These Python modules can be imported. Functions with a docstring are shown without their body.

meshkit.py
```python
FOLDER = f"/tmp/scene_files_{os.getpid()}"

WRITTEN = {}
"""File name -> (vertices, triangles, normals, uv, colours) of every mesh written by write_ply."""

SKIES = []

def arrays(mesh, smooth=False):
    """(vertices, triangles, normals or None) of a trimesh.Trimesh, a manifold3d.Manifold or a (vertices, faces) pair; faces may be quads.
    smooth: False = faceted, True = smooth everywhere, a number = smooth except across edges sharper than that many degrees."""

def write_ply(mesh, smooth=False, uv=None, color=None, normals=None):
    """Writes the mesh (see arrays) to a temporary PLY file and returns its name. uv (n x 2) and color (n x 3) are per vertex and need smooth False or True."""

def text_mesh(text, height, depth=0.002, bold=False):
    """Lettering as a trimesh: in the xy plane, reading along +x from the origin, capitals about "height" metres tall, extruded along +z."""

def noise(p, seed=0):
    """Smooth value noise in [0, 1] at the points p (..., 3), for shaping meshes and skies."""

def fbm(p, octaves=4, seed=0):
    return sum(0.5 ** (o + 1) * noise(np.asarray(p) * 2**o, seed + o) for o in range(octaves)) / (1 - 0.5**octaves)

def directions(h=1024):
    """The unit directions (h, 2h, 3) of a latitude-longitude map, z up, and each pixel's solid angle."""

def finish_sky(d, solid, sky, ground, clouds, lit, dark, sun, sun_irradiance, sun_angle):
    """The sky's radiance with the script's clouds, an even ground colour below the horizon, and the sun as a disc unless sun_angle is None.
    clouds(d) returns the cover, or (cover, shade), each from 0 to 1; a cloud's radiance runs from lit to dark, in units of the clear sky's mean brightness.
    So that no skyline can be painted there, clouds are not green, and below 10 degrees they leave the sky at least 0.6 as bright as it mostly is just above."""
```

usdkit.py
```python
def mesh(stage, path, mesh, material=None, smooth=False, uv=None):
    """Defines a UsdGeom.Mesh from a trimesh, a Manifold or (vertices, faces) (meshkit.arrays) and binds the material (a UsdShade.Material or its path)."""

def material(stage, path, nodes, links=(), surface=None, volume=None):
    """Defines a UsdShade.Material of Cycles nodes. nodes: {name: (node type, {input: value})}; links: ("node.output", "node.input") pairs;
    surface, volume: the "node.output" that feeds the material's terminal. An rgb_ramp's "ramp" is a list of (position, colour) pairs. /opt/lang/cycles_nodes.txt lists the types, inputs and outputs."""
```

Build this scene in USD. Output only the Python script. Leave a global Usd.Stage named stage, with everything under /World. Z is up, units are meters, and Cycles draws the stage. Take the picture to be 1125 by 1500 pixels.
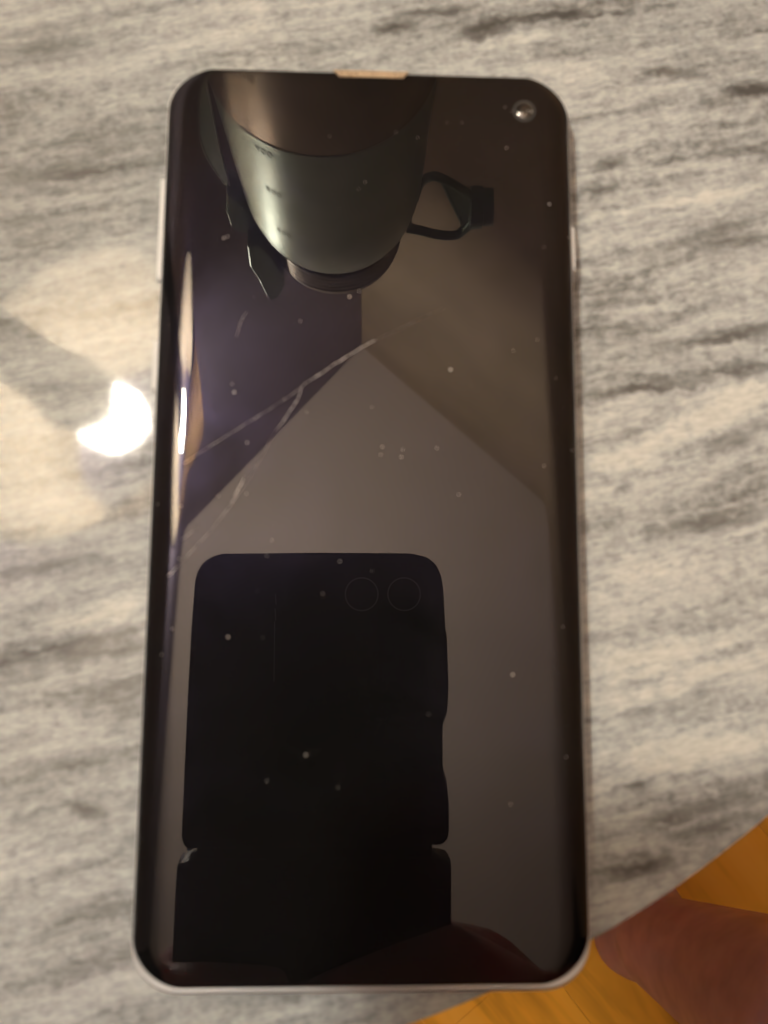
import math, random
import numpy as np, trimesh, manifold3d as m3
from shapely.geometry import Polygon, Point
from shapely import affinity
from pxr import Usd, UsdGeom, UsdLux, UsdShade, Sdf, Gf, Vt
import usdkit, meshkit

random.seed(7); rng = np.random.default_rng(7)
stage = Usd.Stage.CreateInMemory()
UsdGeom.SetStageUpAxis(stage, 'Z'); UsdGeom.SetStageMetersPerUnit(stage, 1.0)
UsdGeom.Xform.Define(stage, '/World'); UsdGeom.Scope.Define(stage, '/World/Looks')

TABLE = 0.62                 # height of the table top above the floor; all shapes below are written in mm above the table top
MM = 0.001

# ------------------------------------------------------------------ camera (a phone lens held 116 mm above the table)
CAM_R = np.array([0.99954059, 0.0, 0.03030843])
CAM_U = np.array([-0.00330606, 0.99403293, 0.10903032])
CAM_B = np.array([-0.03012757, -0.10908043, 0.99357626])
CAM_P = np.array([0.0, 0.0, 116.04])
EXPOSURE = 0.0
cam = UsdGeom.Camera.Define(stage, '/World/camera')
f_mm = 5.4
cam.CreateFocalLengthAttr(f_mm); cam.CreateHorizontalApertureAttr(1125.0 / 993.3 * f_mm)
cam.CreateFStopAttr(f_mm / 1.45); cam.CreateFocusDistanceAttr(0.27)
cam.CreateClippingRangeAttr(Gf.Vec2f(0.002, 100.0)); cam.CreateExposureAttr(EXPOSURE)
M = Gf.Matrix4d(1.0)
for i, a in enumerate((CAM_R, CAM_U, CAM_B)):
    M.SetRow(i, Gf.Vec4d(*map(float, a), 0))
M.SetRow(3, Gf.Vec4d(float(CAM_P[0]) * MM, float(CAM_P[1]) * MM, float(CAM_P[2]) * MM + TABLE, 1))
cam.AddTransformOp().Set(M)

# ------------------------------------------------------------------ light: a ceiling washer standing deeper in the room; the table lamp's bulb is in the lamp itself
WARM = (1.0, 0.93, 0.84)
up = UsdLux.DiskLight.Define(stage, '/World/ceiling_washer')
up.CreateRadiusAttr(0.12); up.CreateIntensityAttr(1.0); up.CreateNormalizeAttr(False)
UP_POWER = 310.0
up.CreateIntensityAttr(UP_POWER); up.CreateColorAttr(Gf.Vec3f(*WARM))
up.AddTranslateOp().Set(Gf.Vec3d(-0.38, 0.08, TABLE + 0.80)); up.AddRotateXOp().Set(180.0)
BULB = 400.0

# ------------------------------------------------------------------ helpers
def mat(name, nodes, links=(), surface='p.BSDF'):
    return usdkit.material(stage, '/World/Looks/' + name, nodes, links, surface=surface)

def plain(name, color, rough=0.5, **kw):
    return mat(name, {'p': ('principled_bsdf', {'base_color': color, 'roughness': rough, **kw})})

taken = {}
def numbered(parent, name):
    k = (parent, name); taken[k] = taken.get(k, -1) + 1
    return name if taken[k] == 0 else '%s_%03d' % (name, taken[k])

def tag(p, label=None, cat=None, group=None, kind=None):
    p = p.GetPrim() if hasattr(p, 'GetPrim') else p
    for k, v in (('label', label), ('category', cat), ('group', group), ('kind', kind)):
        if v: p.SetCustomDataByKey(k, v)
    return p

def thing(name, label=None, cat=None, at=(0, 0, 0), group=None, kind=None):
    x = UsdGeom.Xform.Define(stage, '/World/' + numbered('/World', name))
    x.AddTranslateOp().Set(Gf.Vec3d(at[0] * MM, at[1] * MM, at[2] * MM + TABLE))
    x.GetPrim().SetCustomDataByKey('label', label) if label else None
    tag(x, None, cat, group, kind); ORIGIN[str(x.GetPath())] = np.array(at, float)
    return x
ORIGIN = {}

def obj(name, mesh, m, parent=None, smooth=30, label=None):
    """mesh in mm, in table coordinates; becomes one Mesh prim under parent (a thing or a part of one)."""
    v, f, n = meshkit.arrays(mesh, smooth)
    if parent is None:
        root, off = '/World', np.array([0, 0, -TABLE / MM])
    else:
        root = str(parent.GetPath())
        off = ORIGIN['/'.join(root.split('/')[:3])]
    path = root + '/' + numbered(root, name)
    v = (np.asarray(v) - off) * MM
    me = UsdGeom.Mesh.Define(stage, path)
    me.CreatePointsAttr(Vt.Vec3fArray.FromNumpy(v.astype(np.float32)))
    me.CreateFaceVertexCountsAttr(Vt.IntArray.FromNumpy(np.full(len(f), 3, np.int32)))
    me.CreateFaceVertexIndicesAttr(Vt.IntArray.FromNumpy(np.asarray(f).astype(np.int32).ravel()))
    me.CreateSubdivisionSchemeAttr('none')
    if n is not None:
        me.CreateNormalsAttr(Vt.Vec3fArray.FromNumpy(np.asarray(n).astype(np.float32))); me.SetNormalsInterpolation('vertex')
    UsdShade.MaterialBindingAPI.Apply(me.GetPrim()).Bind(m)
    if label: tag(me, label)
    return me

def tm(man):
    m = man.to_mesh()
    return trimesh.Trimesh(m.vert_properties[:, :3], m.tri_verts, process=False)

def loft(rings, caps=(True, True)):
    """rings: equal-length closed loops of points."""
    n = len(rings[0]); v = np.vstack(rings); f = []
    for i in range(len(rings) - 1):
        a = i * n + np.arange(n); b = i * n + (np.arange(n) + 1) % n
        f += [np.stack([a, b, b + n], 1), np.stack([a, b + n, a + n], 1)]
    f = np.vstack(f)
    extra = []
    if caps[0]:
        c = len(v) + len(extra); extra.append(rings[0].mean(0)); k = np.arange(n)
        f = np.vstack([f, np.stack([np.full(n, c), (k + 1) % n, k], 1)])
    if caps[1]:
        c = len(v) + len(extra); extra.append(rings[-1].mean(0)); k = (len(rings) - 1) * n + np.arange(n)
        f = np.vstack([f, np.stack([np.full(n, c), k, np.roll(k, -1)], 1)])
    if extra: v = np.vstack([v, extra])
    return trimesh.Trimesh(v, f, process=False)

def lathe(profile, n=72, at=(0, 0), caps=(True, True), sx=None):
    """profile: (radius, z) from bottom to top; sx: function z -> (semi axis x, semi axis y, angle) for an oval."""
    th = np.linspace(0, 2 * np.pi, n, endpoint=False); rings = []
    for r, z in profile:
        rings.append(np.stack([at[0] + r * np.cos(th), at[1] + r * np.sin(th), np.full(n, z)], 1))
    return loft(rings, caps)

def tube(points, r, n=12):
    P = np.array(points, float); R = np.broadcast_to(r, len(P)); rings = []
    t = np.gradient(P, axis=0); t /= np.linalg.norm(t, axis=1)[:, None]
    u = np.cross(t[0], [0, 0, 1.0]); u = u if np.linalg.norm(u) > .1 else np.cross(t[0], [1.0, 0, 0])
    th = np.linspace(0, 2 * np.pi, n, endpoint=False)
    for p, d, rr in zip(P, t, R):
        u = u - d * (u @ d); u /= np.linalg.norm(u); w = np.cross(d, u)
        rings.append(p + rr * (np.cos(th)[:, None] * u + np.sin(th)[:, None] * w))
    return loft(rings)

def curve(points, k=8):
    """a smooth line through the points (Catmull-Rom)."""
    P = np.array(points, float); P = np.vstack([2 * P[0] - P[1], P, 2 * P[-1] - P[-2]]); out = []
    for i in range(1, len(P) - 2):
        for t in np.linspace(0, 1, k, endpoint=False):
            a, b, c, d = P[i - 1:i + 3]
            out.append(.5 * (2 * b + (c - a) * t + (2 * a - 5 * b + 4 * c - d) * t * t + (3 * b - a - 3 * c + d) * t ** 3))
    return np.array(out + [P[-2]])

def ball(c, r, n=20): return m3.Manifold.sphere(float(r), n).translate([float(x) for x in c])
def hull(*balls): return m3.Manifold.batch_hull(list(balls))
def extrude(poly, z0, z1):
    m = trimesh.creation.extrude_polygon(poly, z1 - z0); m.apply_translation([0, 0, z0]); return m
def rounded(poly, r): return poly.buffer(-r).buffer(2 * r).buffer(-r)
def box(a, b):
    a, b = np.array(a, float), np.array(b, float)
    return trimesh.creation.box(b - a, trimesh.transformations.translation_matrix((a + b) / 2))
cat = trimesh.util.concatenate

# ------------------------------------------------------------------ materials
def streaks(nodes, links, tag_, ang, sx, sy, detail, src, rough=.6, dist=0.0):
    nodes['m' + tag_] = ('mapping', {'mapping_type': 'texture', 'rotation': (0, 0, math.radians(ang)), 'scale': (1 / sx, 1 / sy, 1.0)})
    nodes['n' + tag_] = ('noise_texture', {'scale': 1.0, 'detail': detail, 'roughness': rough, 'distortion': dist})
    links += [(src, f'm{tag_}.vector'), (f'm{tag_}.vector', f'n{tag_}.vector')]

def table_material():
    N, L = {}, []
    N['g'] = ('geometry', {})
    N['wn'] = ('noise_texture', {'scale': 55.0, 'detail': 3.0})
    N['w'] = ('mix', {'mix_type': 'linear_light', 'fac': 0.0035})
    N['wn2'] = ('noise_texture', {'scale': 420.0, 'detail': 3.0}); N['w3'] = ('mix', {'mix_type': 'linear_light', 'fac': 0.0016})
    L += [('g.position', 'w3.color1'), ('wn2.color', 'w3.color2')]
    N['w2'] = ('mix', {'mix_type': 'linear_light', 'fac': 0.0011})
    L += [('g.position', 'wn.vector'), ('g.position', 'w.color1'), ('wn.color', 'w.color2'),
          ('g.position', 'wn2.vector'), ('w.color', 'w2.color1'), ('wn2.color', 'w2.color2')]
    streaks(N, L, 'A', 12, 16, 260, 5, 'w2.color')
    streaks(N, L, 'B', 13, 10, 95, 3, 'w.color')
    streaks(N, L, 'C', 12, 70, 1000, 5, 'w3.color', .68)
    N['D'] = ('noise_texture', {'scale': 520.0, 'detail': 4.0, 'roughness': .65}); L.append(('g.position', 'D.vector'))
    N['E'] = ('noise_texture', {'scale': 28.0, 'detail': 2.0}); L.append(('g.position', 'E.vector'))
    def madd(a, k, b, name):
        N[name] = ('math', {'math_type': 'multiply_add', 'value2': k}); L.append((a, name + '.value1'))
        if isinstance(b, str): L.append((b, name + '.value3'))
        else: N[name][1]['value3'] = b
        return name + '.value'
    s = madd('nA.fac', .80, -.52, 's1'); s = madd('nB.fac', .62, s, 's2'); s = madd('nC.fac', .52, s, 's3')
    s = madd('D.fac', .58, s, 's4'); s = madd('E.fac', .14, s, 's5')
    q = madd('D.fac', 1.9, -.85, 'k1'); q = madd('nC.fac', 1.7, q, 'kk'); N['kk'][1]['use_clamp'] = True
    k = 0
    def blob(x, y, a, b, ang, amount, s):
        nonlocal k; k += 1; t = 'b%d' % k
        N[t + 'm'] = ('mapping', {'mapping_type': 'texture', 'location': (x * MM, y * MM, TABLE), 'rotation': (0, 0, math.radians(ang)), 'scale': (a * MM, b * MM, 1.0)})
        N[t + 'g'] = ('gradient_texture', {'gradient_type': 'spherical'})
        N[t + 'k'] = ('math', {'math_type': 'multiply'})
        L.extend([('w3.color', t + 'm.vector'), (t + 'm.vector', t + 'g.vector'), (t + 'g.fac', t + 'k.value1'), ('kk.value', t + 'k.value2')])
        return madd(t + 'k.value', amount * (.85 if amount < 0 else 1.1), s, t + 's')
    # pale veins, then dark knots (their own places in the print of the laminate)
    for b in ((59, 29, 13, 3.6, 22, .42), (69, 34, 8, 3.4, 25, .42), (47, 22.5, 8, 3.2, 8, .3), (-47, -5.6, 10, 2.8, 10, .36), (-40, -3.6, 8, 3.2, 14, .38),
              (66, 72, 7, 1.6, 12, .3), (57.5, 70.5, 5, 1.5, 10, .24), (52, 50.0, 9, 1.6, 14, .16), (50, 3, 12, 4, 6, .16), (48, -13, 14, 4.5, 8, .26), (55, -27, 13, 4.5, 9, .26),
              (-52, -22, 14, 5, 4, .14), (-58, -44, 16, 6, 3, .16), (-45, 88, 22, 6, 8, .12), (40, 93, 14, 5, 6, .14), (-20, 106, 20, 4, 6, .12)):
        s = blob(*b, s)
    for b in ((5.5, 104, 5, 1.7, 8, -.62), (22.5, 104, 7, 2.3, 14, -.62), (36, 107, 16, 1.3, 6, -.5), (12, 107, 12, 1.6, 8, -.35), (45, 77.5, 4, 2.2, 20, -.38), (43, 73, 4, 2.2, 10, -.36), (73, 93, 8, 2.0, 4, -.55), (58, 96, 9, 1.6, -4, -.26),
              (-45.5, -36, 5, 1.8, -20, -.42), (66, 63, 14, 6, 8, -.24), (66, 45, 20, 2.0, 10, -.42), (50, 35, 16, 1.3, 6, -.38), (66, 38.5, 14, 1.5, 8, -.42), (61, 11, 17, 2.6, 9, -.34), (66, 26, 10, 2.2, 20, -.34), (45, 17, 3, 1.5, 30, -.36),
              (48, -21, 9, 1.2, 9, -.16), (59, -18, 9, 1.5, 10, -.18), (60, -36, 15, 2.2, 9, -.26), (46, -33, 3.5, 1.6, 5, -.42), (46.5, -46, 6, 2.6, 10, -.4), (57, -40, 10, 2, 12, -.34), (50, -38.5, 8, 1.3, 6, -.3),
              (-52, 3, 16, 3.5, 6, -.34), (-48, -11, 18, 3.4, 5, -.3), (-55, 73, 20, 4, 10, -.22), (-60, 98, 12, 5, 6, -.34), (-44, 82, 16, 2, 8, -.22), (-38, -19, 14, 5, 0, -.16), (-56, 60, 14, 6, 0, -.16)):
        s = blob(*b, s)
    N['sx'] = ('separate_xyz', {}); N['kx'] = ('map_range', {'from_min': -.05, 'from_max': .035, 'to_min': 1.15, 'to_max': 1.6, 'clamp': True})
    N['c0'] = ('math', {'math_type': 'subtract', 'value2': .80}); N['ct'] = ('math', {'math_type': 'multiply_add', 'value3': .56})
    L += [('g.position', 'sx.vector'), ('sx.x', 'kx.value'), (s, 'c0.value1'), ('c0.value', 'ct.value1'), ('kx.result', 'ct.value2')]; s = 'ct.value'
    N['r'] = ('rgb_ramp', {'ramp': [(0.0, (.070, .071, .070)), (.2, (.125, .130, .131)), (.40, (.212, .226, .232)), (.56, (.300, .325, .334)), (.70, (.372, .40, .41)), (.86, (.435, .46, .462)), (1.0, (.49, .512, .495))]})
    L.append((s, 'r.fac'))
    N['bp'] = ('bump', {'strength': .045, 'distance': .0001}); L += [('D.fac', 'bp.height'), ('bp.normal', 'p.normal')]
    streaks(N, L, 'F', 12, 420, 2300, 4, 'g.position', .7)
    N['fr'] = ('rgb_ramp', {'ramp': [(.25, (.66, .66, .67)), (.5, (.95, .95, .95)), (.72, (1.16, 1.15, 1.13))]}); N['fm'] = ('mix', {'mix_type': 'multiply', 'fac': 1.0})
    L += [('nF.fac', 'fr.fac'), ('r.color', 'fm.color1'), ('fr.color', 'fm.color2')]
    N['p'] = ('principled_bsdf', {'roughness': .052, 'ior': 1.37, 'diffuse_roughness': .3})
    L += [('fm.color', 'p.base_color')]
    return mat('laminate', N, L)

M_TABLE = table_material()
M_EDGE = plain('table_edge', (.03, .022, .017), .5)
M_STEEL = plain('dark_steel', (.05, .05, .05), .4, metallic=1.0)
M_GLASS = mat('screen_glass', {'p': ('principled_bsdf', {'base_color': (.004, .004, .004), 'roughness': .012, 'ior': 1.452}),
                               'h': ('glossy_bsdf', {'color': (.5, .42, 1.0), 'roughness': .26}), 'g': ('geometry', {}), 'n': ('noise_texture', {'scale': 38.0, 'detail': 5.0, 'roughness': .62, 'distortion': 1.6}), 'r': ('map_range', {'from_min': .38, 'from_max': .72, 'to_min': .0022, 'to_max': .0105, 'clamp': True}), 'x': ('mix_closure', {})},
              [('g.position', 'n.vector'), ('n.fac', 'r.value'), ('r.result', 'x.fac'), ('p.BSDF', 'x.closure1'), ('h.BSDF', 'x.closure2')], surface='x.closure')
M_FRAME = plain('satin_aluminium', (.56, .585, .60), .42, metallic=.55)
M_BUTTON = plain('button_metal', (.50, .52, .53), .65)
M_MESH = mat('bronze_mesh', {'g': ('geometry', {}), 'v': ('voronoi_texture', {'scale': 2600.0}) if False else ('noise_texture', {'scale': 2600.0, 'detail': 1.0}),
                             'r': ('rgb_ramp', {'ramp': [(.3, (.20, .14, .09)), (.55, (.50, .39, .27))]}), 'p': ('principled_bsdf', {'roughness': .5, 'metallic': .3})},
             [('g.position', 'v.vector'), ('v.fac', 'r.fac'), ('r.color', 'p.base_color')])
M_LENS = plain('small_lens', (.01, .011, .012), .05, ior=1.9)
M_LENSRING = plain('lens_ring', (.012, .012, .011), .75)
M_SCRATCH = plain('scratched_glass', (.50, .49, .48), .6)
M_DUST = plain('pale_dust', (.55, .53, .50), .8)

# ------------------------------------------------------------------ the room that the dark screen mirrors
CEIL = 1750.0
corner, lft, rgt = np.array([-6.5, 671.5]), np.array([-470.8, -507.4]), np.array([512.0, -444.0])
lft, rgt = lft / np.linalg.norm(lft), rgt / np.linalg.norm(rgt)
def paint(name, c, rough=.7, scale=6.0, var=.12):
    return mat(name, {'g': ('geometry', {}), 'n': ('noise_texture', {'scale': scale, 'detail': 4.0}), 'f': ('noise_texture', {'scale': 260.0, 'detail': 2.0}),
                      'r': ('rgb_ramp', {'ramp': [(.3, tuple(x * (1 - var) for x in c)), (.7, tuple(min(1, x * (1 + var)) for x in c))]}),
                      'b': ('bump', {'strength': .25, 'distance': .002}), 'p': ('principled_bsdf', {'roughness': rough})},
               [('g.position', 'n.vector'), ('g.position', 'f.vector'), ('n.fac', 'r.fac'), ('r.color', 'p.base_color'), ('f.fac', 'b.height'), ('b.normal', 'p.normal')])
M_CEIL = paint('ceiling_paint', (.74, .61, .51), .8, 3.0, .05)
M_WALL_L = paint('plum_wall_paint', (.30, .25, .31), .75)
M_WALL_R = paint('tan_wall_paint', (.60, .45, .29), .75)
FLOOR = -TABLE / MM
def wall(d, length, inward, name, m):
    """a wall from the corner along d; thickness away from the room."""
    n = np.array([-d[1], d[0]]); n = n if n @ inward > 0 else -n
    p = [corner - n * 0, corner + d * length, corner + d * length - n * 60, corner - n * 60]
    o = obj(name, extrude(Polygon(p), FLOOR, CEIL), m, smooth=False); tag(o, kind='structure'); return o
wall(lft, 2600, rgt, 'wall_left', M_WALL_L); wall(rgt, 2600, lft, 'wall_right', M_WALL_R)
c4 = [corner, corner + lft * 2600, corner + lft * 2600 + rgt * 2600, corner + rgt * 2600]
tag(obj('ceiling', extrude(Polygon(c4), CEIL, CEIL + 40), M_CEIL, smooth=False), kind='structure')

# floor of orange boards, running down to the right
floor = thing('floor', None, None, (0, 0, FLOOR), kind='structure')
def board_mat(i, tone):
    c = np.array((.92, .45, .045)) * tone
    return mat('board_wood_%03d' % i, {'g': ('geometry', {}), 'm': ('mapping', {'mapping_type': 'texture', 'rotation': (0, 0, math.radians(-52)), 'location': (.37 * i, .11 * i, 0), 'scale': (1 / 3.0, 1 / 22.0, 1)}),
        'n': ('noise_texture', {'scale': 1.0, 'detail': 4.0, 'distortion': .8}),
        'r': ('rgb_ramp', {'ramp': [(.28, tuple(c * .58)), (.5, tuple(c)), (.72, tuple(c * np.array((1.05, 1.12, 1.6))))]}), 'p': ('principled_bsdf', {'roughness': .38, 'ior': 1.35})},
        [('g.position', 'm.vector'), ('m.vector', 'n.vector'), ('n.fac', 'r.fac'), ('r.color', 'p.base_color')])
BW = [board_mat(i, t) for i, t in enumerate((1.0, .9, 1.08, .97))]
ang = math.radians(-52); bd = np.array([math.cos(ang), math.sin(ang)]); bn = np.array([-bd[1], bd[0]]); w = 132.0
room = Polygon(c4)
obj('subfloor', extrude(room.buffer(-2), FLOOR - 40, FLOOR - 14), M_EDGE, floor, smooth=False)
mid = np.array([200.0, -400.0])
for r in range(-17, 18):
    x = -2600 + (r * 733) % 900
    while x < 2600:
        q = [mid + bd * (x + .2) + bn * (r * w + .2), mid + bd * (x + 1199.6) + bn * (r * w + .2), mid + bd * (x + 1199.6) + bn * (r * w + w - .2), mid + bd * (x + .2) + bn * (r * w + w - .2)]
        p = Polygon(q).intersection(room.buffer(-3)); x += 1200
        if p.area > 3000 and p.geom_type == 'Polygon':
            obj('plank', extrude(p, FLOOR - 14, FLOOR), random.choice(BW), floor, smooth=False)

# ------------------------------------------------------------------ table
tb = thing('side_table', 'small side table with grey streaked stone look laminate top and rounded edge', 'table', (-120, 150, FLOOR))
R = 197.0
top2d = Point(-51.7, 118.1).buffer(R, 96).union(Point(-235, 118).buffer(R, 64)).union(Point(-100, 262).buffer(R, 64)).convex_hull
def disc(poly, z0, z1, bev):
    rings = []
    for d, z in ((bev, z0), (0, z0 + bev), (0, z1 - bev), (bev * .3, z1 - bev * .3), (bev, z1)):
        q = np.array(poly.buffer(-d, 32).exterior.coords)[:-1] if d else np.array(poly.exterior.coords)[:-1]
        L_ = Polygon(q).exterior; n = 360; c0 = np.array(poly.centroid.coords[0])
        pts = []
        for t in np.linspace(0, 2 * np.pi, n, endpoint=False):   # same bearing on every ring
            from shapely.geometry import LineString
            pts.append(L_.intersection(LineString([c0, c0 + 900 * np.array([np.cos(t), np.sin(t)])])).coords[0])
        rings.append(np.c_[np.array(pts), np.full(n, z)])
    return loft(rings)
obj('tabletop', disc(top2d, -4, 0, 1.0), M_TABLE, tb)
obj('edge_board', disc(top2d.buffer(-1.2, 32), -26, -4.05, 2.0), M_EDGE, tb)
obj('pedestal', lathe([(60, -34), (60, -30), (24, -60), (22, -500), (30, -590), (30, FLOOR + 14)], 48, (-120, 150)), M_STEEL, tb)
obj('mounting_plate', lathe([(90, -34), (90, -26.05)], 48, (-120, 150)), M_STEEL, tb)
obj('foot_plate', lathe([(190, FLOOR), (190, FLOOR + 8), (184, FLOOR + 14), (20, FLOOR + 16)], 72, (-120, 150)), M_STEEL, tb)

# ------------------------------------------------------------------ the phone on the table
PH = np.array([0.524, 14.02]); PA = -0.00581
HW, HL, ZT = 35.2, 75.95, 7.8
def phone_xy(u, v):
    c, s = math.cos(PA), math.sin(PA); u, v = np.asarray(u, float), np.asarray(v, float)
    return np.stack([PH[0] + c * u - s * v, PH[1] + s * u + c * v], -1)
def rrect(ix, iy, z, r=8.4, n=20, dv=0.0):
    a, b = HW - ix, HL - iy; rx, ry = max(r - ix, 3.5), max(r - iy, 3.5); pts = []
    for q, (sx, sy) in enumerate(((1, 1), (-1, 1), (-1, -1), (1, -1))):
        for t in np.linspace(0, np.pi / 2, n):
            t = t + q * np.pi / 2
            pts.append((sx * (a - rx) + rx * np.cos(t), sy * (b - ry) + ry * np.sin(t)))
    pts = np.array(pts)
    # more points along the long straight sides are not needed: they are straight
    return np.c_[phone_xy(pts[:, 0], pts[:, 1] + dv), np.full(len(pts), z)]
RX, RZ, TH = 6.0, 2.9, math.radians(80)
EDGE = .16
FLATX = HW - EDGE - RX * math.sin(TH)
def glass_z(u):
    d = np.maximum(np.abs(u) - FLATX, 0) / RX
    return ZT - RZ * (1 - np.sqrt(np.maximum(1 - d * d, 0.03)))
ph = thing('smartphone', 'black screened smartphone lying face up on the streaked tabletop, screen scratched and dusty', 'phone', (PH[0], PH[1], 0))
rings = []
for t in np.linspace(TH, 0, 22):
    ix = HW - (FLATX + RX * math.sin(t)); iy = 1.25 + 1.5 * (1 - math.sin(t) / math.sin(TH)); z = ZT - RZ * (1 - math.cos(t))
    rings.append(rrect(ix, iy, z, dv=.45))
rings.append(rrect(HW - FLATX + .4, 3.1, ZT, dv=.45)); rings.append(rrect(HW - FLATX + 3, 6.0, ZT, dv=.45))
zl = rings[0][0, 2]
obj('front_glass', loft([rrect(EDGE + .5, 1.75, zl - .6, dv=.45)] + rings, (False, True)), M_GLASS, ph, smooth=True)
fr = [(EDGE + .9, 1.9, zl - .30), (EDGE + .05, 1.02, zl - .02), (EDGE - .10, .75, zl - .04), (.01, .28, zl - .3), (0, .1, zl - .7), (0, 0, 3.9), (.10, .25, 2.6), (.5, 1.0, 2.1), (1.2, 2.0, 2.1)]
obj('frame', loft([rrect(*a, r=7.5) for a in fr[::-1]], (True, True)), M_FRAME, ph, smooth=50)
rings = [rrect(HW - (FLATX + RX * math.sin(t)), 1.0 + 1.6 * (1 - math.sin(t) / math.sin(TH)), 2.4 * (1 - math.cos(t)) / (1 - math.cos(TH))) for t in np.linspace(0, TH, 10)]
obj('back_glass', loft(rings, (True, False)), M_GLASS, ph, smooth=True)
def button(u, v0, v1, zc, hz, pro, name, label):
    """a bar with round ends standing proud of the side."""
    s = np.sign(u); x0, x1 = s * 34.6, s * (HW + pro); parts = []
    for v in (v0 + hz, v1 - hz):
        parts.append(m3.Manifold.cylinder(abs(x1 - x0), hz, hz - .15, 32).rotate([0, 90 * s, 0]).translate([x0, v, zc]))
    m = tm(hull(*parts)); v = np.array(m.vertices)
    v[:, :2] = phone_xy(v[:, 0], v[:, 1]); obj(name, trimesh.Trimesh(v, m.faces, process=False), M_BUTTON, ph, 35, label)
button(-1, 37.3, 56.2, 3.9, 1.05, .85, 'volume_button', 'long silver button, upper one on the left side')
button(-1, 18.0, 27.2, 3.9, 1.05, .85, 'side_button', 'short silver button below the volume button')
button(1, 40.4, 49.1, 3.9, 1.05, .6, 'power_button', 'silver button on the right side')
# earpiece: bronze mesh let into the top edge
ep = Polygon([phone_xy(a, b) for a, b in ((-6.4, 74.75), (6.6, 74.75), (5.6, 73.3), (-5.4, 73.3))])
em = extrude(ep, 5.6, 7.72); vv = np.array(em.vertices); loc_v = (vv[:, 1] - PH[1]); hi = vv[:, 2] > 7
vv[hi, 2] = np.where(loc_v[hi] > 74.0, 7.60, 7.95); em.vertices = vv
obj('earpiece_mesh', em, M_MESH, ph, smooth=False)
cx, cy = phone_xy(26.63, 67.85)
sc = obj('selfie_camera', lathe([(2.0, 7.75), (2.0, 7.83), (1.75, 7.86), (1.6, 7.82)], 40, (cx, cy)), M_LENSRING, ph)
obj('lens', lathe([(1.55, 7.8), (1.3, 8.0), (.8, 8.13), (.2, 8.17)], 32, (cx, cy)), M_LENS, sc)
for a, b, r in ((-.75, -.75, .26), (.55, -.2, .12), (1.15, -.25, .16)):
    obj('glint_facet', lathe([(r, 7.95), (r * .8, 8.2), (r * .2, 8.26)], 14, (cx + a, cy + b)), M_DUST, sc)
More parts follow.
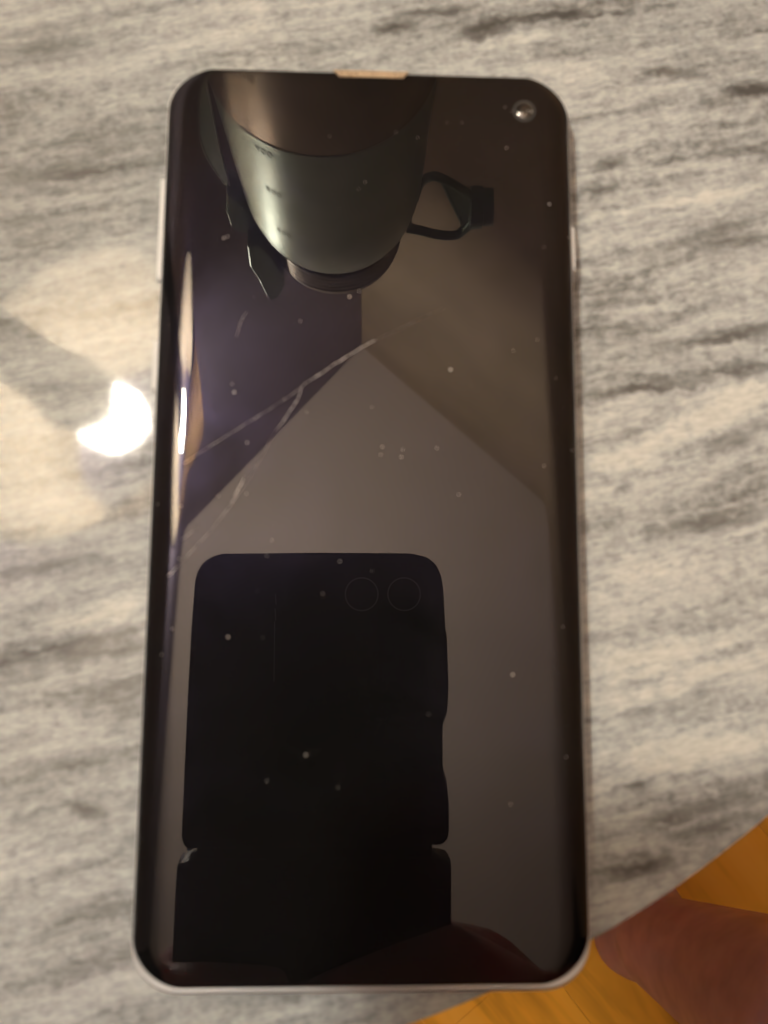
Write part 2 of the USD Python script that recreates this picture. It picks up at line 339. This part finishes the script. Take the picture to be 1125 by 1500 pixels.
# scratches: narrow raised lips of broken glass
SCR = [([(-29.5, 5.4), (-21.9, 10.6), (-13.6, 16.1), (-10.2, 18.9)], .16), ([(-10.2, 18.9), (-5.5, 22.2), (-.15, 25.7), (1.2, 26.4)], .26), ([(1.2, 26.4), (6.8, 29.3), (12.5, 32.1)], .07),
       ([(-10.7, 18.6), (-11.7, 15.8), (-14.9, 10.8)], .24), ([(-14.9, 10.8), (-19.2, 2.5)], .13), ([(-19.2, 2.5), (-24.8, -5.35), (-31.2, -12.5)], .15),
       ([(-21.2, .1), (-19.6, 3.4)], .34), ([(-21.7, 26.6), (-20.8, 29.7), (-20.0, 30.9)], .15), ([(-29.4, -6.9), (-26.8, -4.8)], .14), ([(-31.3, -12.6), (-29.6, -11.0)], .3)]
for pts, wd in SCR:
    C = curve(pts, 10); t = np.gradient(C, axis=0); t /= np.linalg.norm(t, axis=1)[:, None]; n = np.c_[-t[:, 1], t[:, 0]]
    wv = wd / 4.2 * (1 + .35 * np.sin(np.arange(len(C)) * 2.3 + wd * 40)) * np.minimum(1, .3 + np.minimum(np.arange(len(C)), np.arange(len(C))[::-1]) / 4)
    wv = wv * np.clip(rng.normal(1.0, .28, len(C)), .4, 1.7); C = C + n * rng.normal(0, .045, len(C))[:, None]
    a, b = C + n * wv[:, None], C - n * wv[:, None]
    P3 = lambda q, dz: np.c_[phone_xy(q[:, 0], q[:, 1]), glass_z(q[:, 0]) + dz]
    ringsS = [np.array([x, y, z_]) for x, y, z_ in zip(P3(a, .004), P3(C, .05), P3(b, .004))]
    k = len(C); v = np.vstack(ringsS); f = []
    for i in range(k - 1):
        for j in range(2):
            q = 3 * i + j; f += [(q, q + 3, q + 4), (q, q + 4, q + 1)]
    mm_ = trimesh.Trimesh(v, f, process=False)
    if mm_.face_normals[:, 2].mean() < 0: mm_.invert()
    obj('scratch', mm_, M_SCRATCH, ph, smooth=False)

DUST = [(-3.17, 33.82, 1.6), (-1.59, 34.8, 1), (13.61, 21.59, 1.9), (23.32, 68.52, 1), (24.37, 67.78, .8), (13.24, 65.32, .8), (15.84, 65.39, .8), (30.68, 50.95, 1.6), (29.59, 43.22, 1), (23.18, -27.69, 1.5), (-21.51, -22.02, 1.8), (-9.05, -39.9, 1.3), (22.57, -47.28, 1), (31.44, -40.28, 1.2), (31.36, -20.23, .9), (-19.4, 8.94, 1.9), (-15.77, -9.3, 1.4), (-33.6, -1.07, .9), (-29.6, -1.47, 1), (-21.72, 17.26, 1.9), (-22.1, 18.63, 1.2), (-13.63, 16.25, 1.1), (-9.94, 14.14, 1.1), (-10.24, 18.92, 1.2), (-20.5, 1.81, 1.6), (-19.28, .61, 1.1), (4.44, 63.32, 1.2), (8.18, 62.42, 1.1), (23.45, 60.95, 1.3), (2.43, 8.53, 1.5), (2.2, 7.2, 1.1), (5.76, 8.12, 1.0), (5.55, 6.88, 1.2), (11.32, 8.42, 1.1), (.72, 15.08, 1), (14.84, .83, 1.4), (28.83, 5.68, 1.3), (28.11, 26.96, .8), (24.08, 25.02, 1), (31.18, 20.47, .9), (33.84, 8.57, 1), (-6.82, -15.16, 1.1), (-15.07, -6.8, 1.1), (-24.21, 43.62, 1.5), (-23.6, 43.9, 1.1), (-11.23, 29.45, 1.3), (-17.13, -14.9, .8), (-16.1, -22.1, .9), (-4.19, -10.08, 1.1), (.92, -11.56, .9), (-14.92, -43.74, .9), (-4.05, -44.77, .9), (9.92, -33.75, 1), (-29.6, -9.82, 1.2), (-30.23, -20.79, 1.2), (-31.76, -24.77, 1.1), (-23.72, .23, 1), (34.3, 45.77, .8), (-.74, 54.13, 1.0), (-1.88, 52.87, .8), (-6.87, 62.26, 1)]
sp = []
for u, v, s in DUST:
    m = trimesh.creation.icosphere(1, .074 * s * rng.uniform(.75, 1.5)); m.vertices *= [1, rng.uniform(.8, 1.4), .6]; x, y = phone_xy(u, v); m.apply_translation([x, y, float(glass_z(u)) + .02]); sp.append(m)
for _ in range(160):
    u, v = rng.uniform(-33, 33), rng.uniform(-70, 70); m = trimesh.creation.icosphere(1, rng.uniform(.012, .026)); m.vertices *= [1, 1, .6]; x, y = phone_xy(u, v)
    m.apply_translation([x, y, float(glass_z(u)) + .01]); sp.append(m)
tag(obj('dust', cat(sp), M_DUST, smooth=True), 'pale dust specks scattered over the dark phone screen', 'dust', kind='stuff')

# ------------------------------------------------------------------ table lamp (mirrored in the table top and in the curved edge of the screen)
LX, LY = -213.0, 141.0
lp = thing('table_lamp', 'lit table lamp with oval cream shade and grey column, mirrored in the tabletop', 'lamp', (LX, LY, 0))
M_LAMP = plain('grey_lamp_metal', (.10, .10, .098), .45)
M_SHADE = mat('shade_cloth', {'g': ('geometry', {}), 'n': ('noise_texture', {'scale': 900.0, 'detail': 2.0}), 'd': ('principled_bsdf', {'base_color': (.78, .70, .58), 'roughness': .8}), 't': ('translucent_bsdf', {'color': (.75, .60, .42)}),
                              'b': ('bump', {'strength': .3, 'distance': .0005}), 'x': ('mix_closure', {'fac': .45})},
              [('g.position', 'n.vector'), ('n.fac', 'b.height'), ('b.normal', 'd.normal'), ('d.BSDF', 'x.closure1'), ('t.BSDF', 'x.closure2')], surface='x.closure')
M_BULB = mat('lit_bulb', {'e': ('emission', {'color': (1.0, .91, .76), 'strength': BULB})}, surface='e.emission')
obj('base', lathe([(62, 0.2), (64, 3), (64, 12), (58, 17), (30, 22), (17, 34)], 64, (LX, LY)), M_LAMP, lp)
obj('column', lathe([(15, 34), (13, 60), (14, 140), (16, 220), (18, 280), (20, 330), (25, 362), (28, 378), (28, 386), (23, 393), (17, 405), (15, 420)], 64, (LX, LY)), M_LAMP, lp)
obj('bulb', lathe([(14, 420.5), (16, 425), (24, 437), (28, 449), (27, 461), (21, 471), (12, 477), (2, 479)], 48, (LX, LY)), M_BULB, lp)
th = np.linspace(0, 2 * np.pi, 96, endpoint=False); sa = math.radians(64)
def oval(a, b, z):
    x, y = a * np.cos(th), b * np.sin(th)
    return np.c_[LX + x * math.cos(sa) - y * math.sin(sa), LY + x * math.sin(sa) + y * math.cos(sa), np.full(96, z)]
so = [oval(118 - 44 * t, 83 - 25 * t, 375 + 160 * t) for t in np.linspace(0, 1, 8)]
si = [oval(116.8 - 44 * t, 81.8 - 25 * t, 375 + 160 * t) for t in np.linspace(1, 0, 8)]
shade = obj('shade', loft(so + si + [so[0]], (False, False)), M_SHADE, lp, smooth=40)
obj('rim_wire', tube(np.vstack([oval(117.4, 82.4, 374), oval(117.4, 82.4, 374)[:2]]), 1.4, 8), M_LAMP, shade)
for s in (1, -1):
    d = np.array([math.cos(sa + 1.2), math.sin(sa + 1.2), 0]) * s
    hp = [np.array([LX, LY, 425]) + d * 20, np.array([LX, LY, 450]) + d * 40, np.array([LX, LY, 490]) + d * 42, np.array([LX, LY, 520]) + d * 22, np.array([LX, LY, 530])]
    obj('harp_wire', tube(curve(hp), 1.2, 8), M_LAMP, lp)
    d = np.array([math.cos(sa + .3), math.sin(sa + .3), 0]) * s
    obj('spider_wire', tube([np.array([LX, LY, 531.0]), np.array([LX, LY, 531.5]) + d * 35, np.array([LX, LY, 534]) + d * 70], 1.2, 8), M_LAMP, lp)

# ------------------------------------------------------------------ water bottle behind the phone (mirrored upside down in the screen)
BX, BY, BR = -13.25, 166.15, 36.5
wb = thing('water_bottle', 'smoky half full water bottle with carry strap, mirrored in the screen\'s top', 'bottle', (BX, BY, 0))
M_BOT = mat('frosted_smoky_plastic', {'g': ('geometry', {}), 'n': ('noise_texture', {'scale': 70.0, 'detail': 3.0}), 'r': ('rgb_ramp', {'ramp': [(.3, (.62, .73, .65)), (.7, (.74, .83, .74))]}), 'p': ('principled_bsdf', {'roughness': .40, 'ior': 1.45, 'metallic': .9}),
                                     't': ('translucent_bsdf', {'color': (.88, .90, .80)}), 'x': ('mix_closure', {'fac': .12})},
            [('g.position', 'n.vector'), ('n.fac', 'r.fac'), ('r.color', 'p.base_color'), ('p.BSDF', 'x.closure1'), ('t.BSDF', 'x.closure2')], surface='x.closure')
M_WATER = mat('bottle_filled_with_water', {'g': ('geometry', {}), 'n': ('noise_texture', {'scale': 60.0, 'detail': 3.0}), 'r': ('rgb_ramp', {'ramp': [(.3, (.52, .41, .33)), (.7, (.66, .53, .43))]}), 'p': ('principled_bsdf', {'roughness': .30, 'ior': 1.5, 'metallic': .85})},
              [('g.position', 'n.vector'), ('n.fac', 'r.fac'), ('r.color', 'p.base_color')])
M_CAP = plain('cap_plastic', (.55, .49, .43), .40, metallic=.6)
M_STRAP = plain('olive_strap', (.42, .46, .32), .75)
M_STITCH = plain('pale_stitching', (.95, .96, .82), .8)
M_GREEN = plain('dark_green_plastic', (.26, .36, .31), .34, metallic=.45)
M_INK = plain('bottle_print', (.40, .46, .41), .4, metallic=.9)
M_RIMW = plain('water_line', (.75, .78, .70), .2)
obj('filled_part', lathe([(33, 0.2), (36, 2.5), (BR, 6), (BR, 92.6)], 96, (BX, BY), (True, True)), M_WATER, wb, 40)
obj('water_line', lathe([(BR - 1, 92.3), (BR + .12, 92.7), (BR + .15, 93.1), (BR + .1, 93.5), (BR - 1, 93.8)], 96, (BX, BY), (False, False)), M_RIMW, wb, True)
obj('upper_body', lathe([(BR, 93.7), (BR, 150), (BR - .1, 158), (BR - .7, 166), (BR - 1.9, 173), (BR - 4.0, 179), (BR - 6.8, 183)], 96, (BX, BY)), M_BOT, wb, 40)
cap = obj('cap', lathe([(28.0, 181), (28.4, 186), (29.6, 187), (30.2, 188.5), (30.2, 202), (29.6, 206), (28.2, 208.5), (10, 210)], 96, (BX, BY)), M_CAP, wb, 40)
for k in range(4):
    obj('cap_ridge', lathe([(30.1, 190 + 3.4 * k), (30.5, 190.6 + 3.4 * k), (30.1, 191.2 + 3.4 * k)], 96, (BX, BY), (False, False)), M_CAP, cap, True)
def on_bottle(text, height, z, bearing, m, name):
    t = meshkit.text_mesh(text, height, .12); t.apply_translation([-t.bounds[:, 0].mean(), 0, 0]) if False else None
    v = np.array(t.vertices); v[:, 0] -= (v[:, 0].min() + v[:, 0].max()) / 2
    a = math.radians(bearing) + v[:, 0] / BR; r = BR + .02 + v[:, 2]
    obj(name, trimesh.Trimesh(np.c_[BX + r * np.cos(a), BY + r * np.sin(a), z + v[:, 1]], t.faces, process=False), m, wb, False)
for z, n_ in ((66, '300'), (97, '400'), (118.5, '500'), (145, '600')):
    on_bottle(n_, 2.5, z, 239 + (z - 67) * .03, M_INK if z > 70 else M_RIMW, 'volume_mark')
# strap hanging at the left, with its stitched edges
O = np.array([(-50.5, 60), (-51.5, 78), (-52.3, 92.8), (-54.9, 104.1), (-57.0, 115.6), (-57.6, 130.2), (-55.8, 142.3), (-53.7, 151.1)])
I = np.array([(-47.5, 60), (-48.4, 78), (-49.0, 92.7), (-49.8, 103.9), (-50.7, 115.4), (-51.7, 130.0), (-52.0, 140.1), (-52.6, 152.4)])
Oc, Ic = curve(O), curve(I); ys = 155.0
def outer(p, y): k = y / 155.0; return [p[0] * k, y, (p[1] + 100.4) * k - 100.4]
def sheet(a, b, y0, y1):
    n = len(a); rr = [np.array([outer(p, y0 + 5), [q[0], y0, q[1]], [q[0], y1, q[1]], np.array(outer(p, y0 + 5)) + [0, y1 - y0, 0]]) for p, q in zip(a, b)]
    return loft(rr)
stp = obj('strap', sheet(Oc, Ic, ys, ys + 2.2), M_STRAP, wb, False)
ctr = (Oc + Ic) / 2
for E_ in (Oc, Ic):
    pts = np.array([outer(e, ys + 4.8) if E_ is Oc else [e[0], ys - .15, e[1]] for e in E_])
    dash = [tube(pts[i:i + 3], .38, 6) for i in range(0, len(pts) - 3, 2)]
    obj('stitching', cat(dash), M_STITCH, stp, True)
def prism(pts, y0, y1, bev=.8):
    """a bevelled block with the given outline in the x-z plane."""
    P = rounded(Polygon(pts), .8); rings = []
    a = m3.CrossSection([np.array(P.exterior.coords)[:-1]])
    body = hull_layers([(P.buffer(-bev), y0), (P, y0 + bev), (P, y1 - bev), (P.buffer(-bev), y1)])
    return body
def hull_layers(layers):
    out = None
    for (p, y0), (q, y1) in zip(layers, layers[1:]):
        s = p if p.area > q.area else q
        m = trimesh.creation.extrude_polygon(s if p.equals(q) else p.union(q) if False else s, abs(y1 - y0) + .001)
        m.apply_transform(np.array([[1, 0, 0, 0], [0, 0, 1, y0], [0, 1, 0, 0], [0, 0, 0, 1.0]])); m.invert()
        if not p.equals(q):      # pull the outer face in to the smaller outline
            v = np.array(m.vertices); yo = y0 if p.area < q.area else y1 + .001; small = p if p.area < q.area else q
            e = np.abs(v[:, 1] - yo) < .01
            from shapely.ops import nearest_points
            for i in np.nonzero(e)[0]:
                w_ = nearest_points(small, Point(v[i, 0], v[i, 2]))[0]; v[i, 0], v[i, 2] = w_.x, w_.y
            m.vertices = v
        out = m if out is None else cat([out, m])
    return out
obj('strap_clip', prism([(-53.4, 149.7), (-56.3, 161.6), (-56.5, 172.4), (-55.0, 176.7), (-47.0, 181), (-46.5, 163), (-50.2, 152.4)], 151, 163), M_GREEN, wb, 30)
obj('hinge_clip', prism([(-50.1, 176.5), (-44.6, 173.6), (-41.0, 185.8), (-37.6, 202.5), (-38.4, 215.3), (-42.0, 226), (-47.0, 231.9), (-48.9, 225.5), (-50.2, 207), (-52, 195)], 144, 156), M_GREEN, wb, 30)
# carry loop at the right
y = 166.0
P3 = lambda L_, dy=0: curve([(a, y + dy, b) for a, b in L_])
lo = obj('carry_loop', tube(P3([(21.5, 175), (23.1, 163.5), (27.1, 158.5), (31.2, 159.5), (38.1, 164.6), (45.5, 171.8)]), 1.9), M_GREEN, wb, True)
obj('loop_strut', tube(P3([(31.3, 160), (37.9, 176.7), (46.2, 196.7)]), .95), M_GREEN, lo, True)
obj('loop_arm', tube(P3([(20, 199), (24.9, 200.2), (34.4, 204.2), (42.6, 204.6), (47.0, 198.5), (49.5, 190.7)]), 2.2), M_GREEN, lo, True)
obj('loop_brace', tube(P3([(20, 191), (21.0, 196), (25.5, 200.2)]), 1.4), M_GREEN, lo, True)
obj('loop_web', prism([(32.6, 161.0), (45.5, 171.5), (49.0, 190.7), (46.4, 195)], 165.6, 167.2, .3), M_GREEN, lo, False)
def cyl(a, b, r): return tube([a, a + (np.array(b) - a) * .02, a + (np.array(b) - a) * .98, b], [r * .9, r, r, r * .9], 32)
obj('buckle', cyl(np.array((46.5, y, 181)), np.array((51.8, y, 180.6)), 8.8), M_GREEN, lo, 40)
obj('buckle_end', cyl(np.array((52.2, y, 180.6)), np.array((56.6, y, 180)), 7.8), M_GREEN, lo, 40)

# ------------------------------------------------------------------ the folding phone that takes the picture (mirrored, black against the ceiling)
def local(u, v, w):
    """point in the holding phone's own frame: u right, v up its back, w out of its back towards the table."""
    u, v, w = (np.asarray(x, float)[..., None] for x in np.broadcast_arrays(u, v, w))
    return CAM_P + u * CAM_R + v * CAM_U - w * CAM_B
def frame_solid(outline, w0, w1, bev, taper=0.0, grow=1.034):
    P = affinity.scale(Polygon(outline), grow, grow, origin=(0, 0)).buffer(.01)
    n = 240; c0 = np.array(P.centroid.coords[0])
    def ring(d, w):
        q = P.buffer(-d, 16); L_ = q.exterior
        pts = [L_.interpolate(t, normalized=True).coords[0] for t in np.linspace(0, 1, n, endpoint=False)]
        a = np.array(pts); i = np.argmin(np.abs(np.arctan2(a[:, 1] - c0[1], a[:, 0] - c0[0]) - 0)); return np.roll(a, -i, 0), w
    rr = [ring(bev + taper, w0), ring(bev * .3 + taper, w0 - bev * .3), ring(taper, w0 - bev), ring(0, w1 + bev), ring(bev, w1)]
    m = loft([local(a[:, 0], a[:, 1], np.full(n, w)) for a, w in rr])
    if m.volume < 0: m.invert()
    return m
M_CASE = plain('black_phone_case', (.007, .009, .008), .42)
M_COVER = plain('black_cover_glass', (.004, .004, .004), .06)
M_RING = plain('camera_ring_metal', (.85, .86, .84), .5)
fp = thing('folding_phone', 'black folding phone with two round lenses, mirrored in the lower screen', 'phone', tuple(CAM_P))
upper = [(-52.1, -70.5), (-52.3, -52.7), (-52.5, -31.2), (-52.5, -12.8), (-52.2, 1.9), (-51.5, 5.1), (-50, 8), (-47.5, 10.1), (-43.7, 11.2), (-13.6, 11.6), (14.9, 11.5), (20.4, 10.3), (23.7, 7.5), (25.3, 3.7), (25.9, -1.3), (26.2, -13.1), (26.6, -14.4), (26.7, -29.8), (26.5, -33.5), (26, -38), (24.6, -41.2), (24.3, -53.8), (25.4, -57.7), (25.9, -63.5), (25.7, -71.1), (24.8, -73.7), (22.7, -75.0), (-49.8, -74.4), (-51.4, -72.9)]
lower = [(-49, -75.4), (-52, -76.2), (-52.9, -77.9), (-53, -85.8), (-52.8, -105), (-52.6, -150), (-51, -157), (-45, -160), (18, -160), (24, -157), (25.3, -150), (25.3, -105), (25.7, -96.7), (26.1, -79.6), (24.7, -77.2), (21.7, -76.5)]
obj('case_upper', frame_solid(upper, -.6, -9.5, .9, 1.0), M_CASE, fp, 40)
obj('case_lower', frame_solid(lower, -.6, -9.5, .9, 1.0), M_CASE, fp, 40)
obj('hinge_bar', frame_solid([(-47, -73), (20, -73), (20, -79), (-47, -79)], -2.2, -9, .8), M_CASE, fp, 40)
cov = frame_solid([(-49.5, -71), (-49.5, 5), (-46.5, 8.4), (-43, 9), (18, 9), (22, 6), (23.2, 2), (23.2, -71)], -.35, -.75, .1)
obj('cover_glass', cov, M_COVER, fp, 40)
for u in (-.5, 13.0):
    n = 64; t = np.linspace(0, 2 * np.pi, n, endpoint=False)
    ringp = [local(u + r * np.cos(t), -2.4 + r * np.sin(t), np.full(n, w)) for r, w in ((5.4, -.4), (5.36, -.04), (5.2, 0), (5.0, -.05), (4.95, -.4))]
    m = loft(ringp, (False, False)); obj('lens_ring', m, M_RING, fp, True)
n = 24; t = np.linspace(0, 2 * np.pi, n, endpoint=False)
M_FLASH = plain('flash_diffuser', (.30, .26, .12), .5)
m = loft([local(-12.7 + r * np.cos(t), -3 + r * np.sin(t), np.full(n, w)) for r, w in ((1.1, -.4), (1.05, -.2), (.5, -.1))], (False, True))
obj('flash', m if m.face_normals[:, 2].mean() < 0 else m, M_FLASH, fp, True)
obj('side_seam', cat([tm(hull(*[ball(local(-27.6 + .03 * k_, v, -.3), .16, 8) for k_, v in ((0, v0), (9, v1))])) for v0, v1 in ((-2.5, -5.5), (-7.0, -10.5), (-11, -29))]), M_RING, fp, True)
obj('hinge_cap', cat([tm(hull(ball(local(-49.5, -75, -2), .9, 12), ball(local(-50.8, -76.2, -2.4), .7, 12)))]), M_RING, fp, True)

# ------------------------------------------------------------------ the person holding it
def chain(*pr): return [hull(ball(a, r), ball(b, s)) for (a, r), (b, s) in zip(pr, pr[1:])]
bones = []
Lc = lambda u, v, w: local(u, v, w)
# right hand: fingers across the back of the lower half, tips to the left; thumb on the other face
for i, (mcp, pip, dip, tip, r) in enumerate([((54, -124, -2), (25, -103.6, 9.5), (4, -108, 10.5), (-12, -113, 9.5), 8.8), ((58, -138, -3), (32, -122, 10), (6, -125, 11), (-14, -129, 9.5), 9.0),
                                             ((60, -152, -4), (33, -141, 10), (8, -143, 11), (-10, -146, 9.5), 8.6), ((60, -164, -6), (36, -158, 9), (18, -159, 10), (4, -161, 9), 7.6)]):
    bones += chain((Lc(*mcp), r + 2), (Lc(*pip), r), (Lc(*dip), r - 1), (Lc(*tip), r - 2))
RW = Lc(96, -190, -24)
for m_ in ((54, -124, -2), (58, -138, -3), (60, -152, -4), (60, -164, -6)): bones.append(hull(ball(Lc(*m_), 10.5), ball(Lc(78, -165, -18), 15), ball(RW, 22)))
bones += chain((Lc(80, -170, -22), 15), (Lc(60, -138, -26), 11.5), (Lc(40, -118, -24), 10.5), (Lc(14, -110, -21), 9))
# left hand: fingers come round the left edge
for i, (mcp, pip, dip, tip, r) in enumerate([((-84, -126, -12), (-67, -112, 9), (-48, -105.5, 19), (-26, -108, 14), 8.4), ((-86, -138, -14), (-64, -128, 5), (-36, -126, 10), (-14, -126, 9), 8.4),
                                             ((-86, -152, -14), (-64, -145, 5), (-38, -143, 10), (-18, -143, 9), 8.2), ((-84, -164, -14), (-64, -161, 4), (-44, -159, 9), (-28, -158, 9), 7.2)]):
    bones += chain((Lc(*mcp), r + 2), (Lc(*pip), r), (Lc(*dip), r - .8), (Lc(*tip), r - 1.8))
LW = Lc(-118, -200, -40)
for m_ in ((-82, -124, -14), (-86, -138, -14), (-86, -152, -14), (-84, -164, -14)): bones.append(hull(ball(Lc(*m_), 10.5), ball(Lc(-100, -172, -26), 15), ball(LW, 22)))
bones += chain((Lc(-102, -176, -28), 15), (Lc(-84, -140, -30), 11.5), (Lc(-62, -122, -27), 10.5), (Lc(-38, -114, -22), 9))
V = lambda *a: np.array(a, float)
# arms, trunk, head
SR, SL = V(360, -760, 400), V(-30, -820, 400)
ER, EL = V(390, -470, 130), V(-290, -530, 120)
bones += chain((RW, 23), (RW * .55 + ER * .45, 34), (ER, 38), (ER * .5 + SR * .5, 45), (SR, 56))
bones += chain((LW, 23), (LW * .55 + EL * .45, 34), (EL, 38), (EL * .5 + SL * .5, 45), (SL, 56))
PEL, CH, NK = V(170, -900, -60), V(160, -850, 320), V(155, -790, 490)
bones += [hull(ball(SR, 58), ball(SL, 58), ball(CH + V(90, 0, -40), 100), ball(CH - V(90, 0, 40), 100), ball(CH + V(0, 30, 60), 90)), hull(ball(CH + V(80, 0, -60), 100), ball(CH - V(80, 0, 60), 100), ball(PEL + V(80, 0, 40), 105), ball(PEL - V(80, 0, -40), 105)), hull(ball(PEL + V(90, 0, 0), 110), ball(PEL - V(90, 0, 0), 110))]
HD = V(150, -740, 620)
bones += chain((NK - V(0, 20, 40), 62), (NK, 56), (HD - V(0, 30, 40), 55))
head = [hull(ball(HD + V(0, -20, 20), 84), ball(HD + V(0, 15, 25), 76), ball(HD + V(0, 45, -75), 34), ball(HD + V(0, 10, -55), 52)),
        hull(ball(HD + V(0, 86, -6), 9), ball(HD + V(0, 99, -36), 11), ball(HD + V(0, 84, -36), 14)), hull(ball(HD + V(80, -8, -10), 12), ball(HD + V(78, -8, 16), 15)), hull(ball(HD + V(-80, -8, -10), 12), ball(HD + V(-78, -8, 16), 15)),
        hull(ball(HD + V(20, 82, -58), 7), ball(HD + V(-20, 82, -58), 7))]
bones += head
# legs: the right knee is bent beside the table, the bare foot stands below its edge
KN, AN = V(280, -252, -190), V(268, -318, -520)
bones += chain((PEL + V(100, 20, 0), 95), (PEL * .4 + KN * .6 + V(50, 0, 20), 78), (KN + V(10, -20, 0), 76))
bones += chain((KN + V(10, -20, 0), 76), (KN * .7 + AN * .3 + V(6, 6, 0), 66), (KN * .35 + AN * .65 + V(3, 6, 0), 50), (AN, 40))
bones += [hull(ball(AN, 36), ball(V(262, -345, FLOOR + 34), 33), ball(V(258, -250, FLOOR + 26), 25)), hull(ball(V(258, -250, FLOOR + 26), 25), ball(V(240, -170, FLOOR + 15), 15), ball(V(285, -175, FLOOR + 15), 14), ball(V(262, -345, FLOOR + 34), 33))]
for k_ in range(5): bones += chain((V(238 + 13 * k_, -172 - 3 * k_, FLOOR + 14), 13 - k_), (V(233 + 14 * k_, -128 - 12 * k_, FLOOR + 10), 10.5 - k_))
K2, A2 = V(-90, -460, -110), V(-110, -430, -520)
bones += chain((PEL - V(100, -20, 0), 95), (PEL * .4 + K2 * .6 - V(40, 0, -10), 80), (K2, 60), (K2 * .7 + A2 * .3, 54), (K2 * .35 + A2 * .65, 42), (A2, 37))
bones += [hull(ball(A2, 36), ball(V(-110, -455, FLOOR + 34), 33), ball(V(-115, -350, FLOOR + 24), 23)), hull(ball(V(-115, -350, FLOOR + 24), 23), ball(V(-140, -280, FLOOR + 14), 14), ball(V(-95, -275, FLOOR + 15), 15))]
for k_ in range(5): bones += chain((V(-94 - 12 * k_, -278 - 3 * k_, FLOOR + 14), 13 - k_), (V(-92 - 13 * k_, -238 - 12 * k_, FLOOR + 10), 10.5 - k_))
body = tm(m3.Manifold.batch_boolean(bones, m3.OpType.Add).refine_to_length(9.0))
body = trimesh.Trimesh(body.vertices, body.faces, process=True)
trimesh.smoothing.filter_taubin(body, .5, .52, 12)
pe = thing('person', 'barefoot person holding the folding phone, bare leg beyond the table\'s curved edge', 'person', (170, -560, FLOOR))
M_SKIN = mat('skin', {'g': ('geometry', {}), 'n': ('noise_texture', {'scale': 38.0, 'detail': 4.0}), 'f': ('noise_texture', {'scale': 900.0, 'detail': 2.0}), 'r': ('rgb_ramp', {'ramp': [(.3, (.36, .20, .23)), (.7, (.52, .30, .34))]}),
                      'b': ('bump', {'strength': .2, 'distance': .0006}), 'p': ('principled_bsdf', {'roughness': .5, 'subsurface_weight': .4, 'subsurface_scale': .008})},
             [('g.position', 'n.vector'), ('g.position', 'f.vector'), ('f.fac', 'b.height'), ('b.normal', 'p.normal'), ('n.fac', 'r.fac'), ('r.color', 'p.base_color')])
obj('body', body, M_SKIN, pe, True)
M_SHIRT, M_SHORTS, M_HAIR = plain('dark_shirt_cloth', (.05, .05, .06), .9), plain('grey_shorts_cloth', (.08, .08, .09), .9), plain('dark_hair', (.02, .014, .01), .6)
sh = [hull(ball(SR, 66), ball(SL, 66), ball(CH + V(90, 0, -40), 110), ball(CH - V(90, 0, 40), 110), ball(CH + V(0, 30, 60), 99)), hull(ball(CH + V(80, 0, -60), 110), ball(CH - V(80, 0, 60), 110), ball(PEL + V(80, 0, 40), 117), ball(PEL - V(80, 0, -40), 117)),
      hull(ball(SR, 66), ball(ER * .45 + SR * .55, 58)), hull(ball(SL, 66), ball(EL * .45 + SL * .55, 58))]
def soft(l):
    m = tm(m3.Manifold.batch_boolean(l, m3.OpType.Add).refine_to_length(14.0)); m = trimesh.Trimesh(m.vertices, m.faces, process=True); trimesh.smoothing.filter_taubin(m, .5, .52, 10); return m
obj('shirt', soft(sh), M_SHIRT, pe, True)
obj('shorts', soft([hull(ball(PEL + V(90, 0, 0), 120), ball(PEL - V(90, 0, 0), 120)), *chain((PEL + V(100, 20, 0), 106), (PEL * .5 + KN * .5 + V(50, 0, 20), 94)), *chain((PEL - V(100, -20, 0), 106), (PEL * .5 + K2 * .5 - V(40, 0, -10), 94))]), M_SHORTS, pe, True)
obj('hair', soft([hull(ball(HD + V(0, -30, 36), 86), ball(HD + V(0, 4, 44), 76), ball(HD + V(0, -45, -20), 66))]), M_HAIR, pe, True)
M_EYE = plain('eye', (.5, .5, .48), .2)
for s in (1, -1): obj('eye', trimesh.creation.icosphere(2, 11).apply_translation(HD + V(30 * s, 74, -2)), M_EYE, pe, True)

st = thing('stool', 'plain dark wooden stool the barefoot person sits on', 'stool', (170, -930, FLOOR))
M_WOOD = plain('dark_stool_wood', (.06, .035, .02), .5)
obj('seat', lathe([(170, -215), (178, -210), (178, -190), (170, -184)], 64, (170, -920)), M_WOOD, st)
for a, b in ((1, 1), (1, -1), (-1, 1), (-1, -1)):
    obj('leg', tube([(170 + 100 * a, -920 + 100 * b, -212), (170 + 140 * a, -920 + 140 * b, FLOOR)], [17, 13], 16), M_WOOD, st)
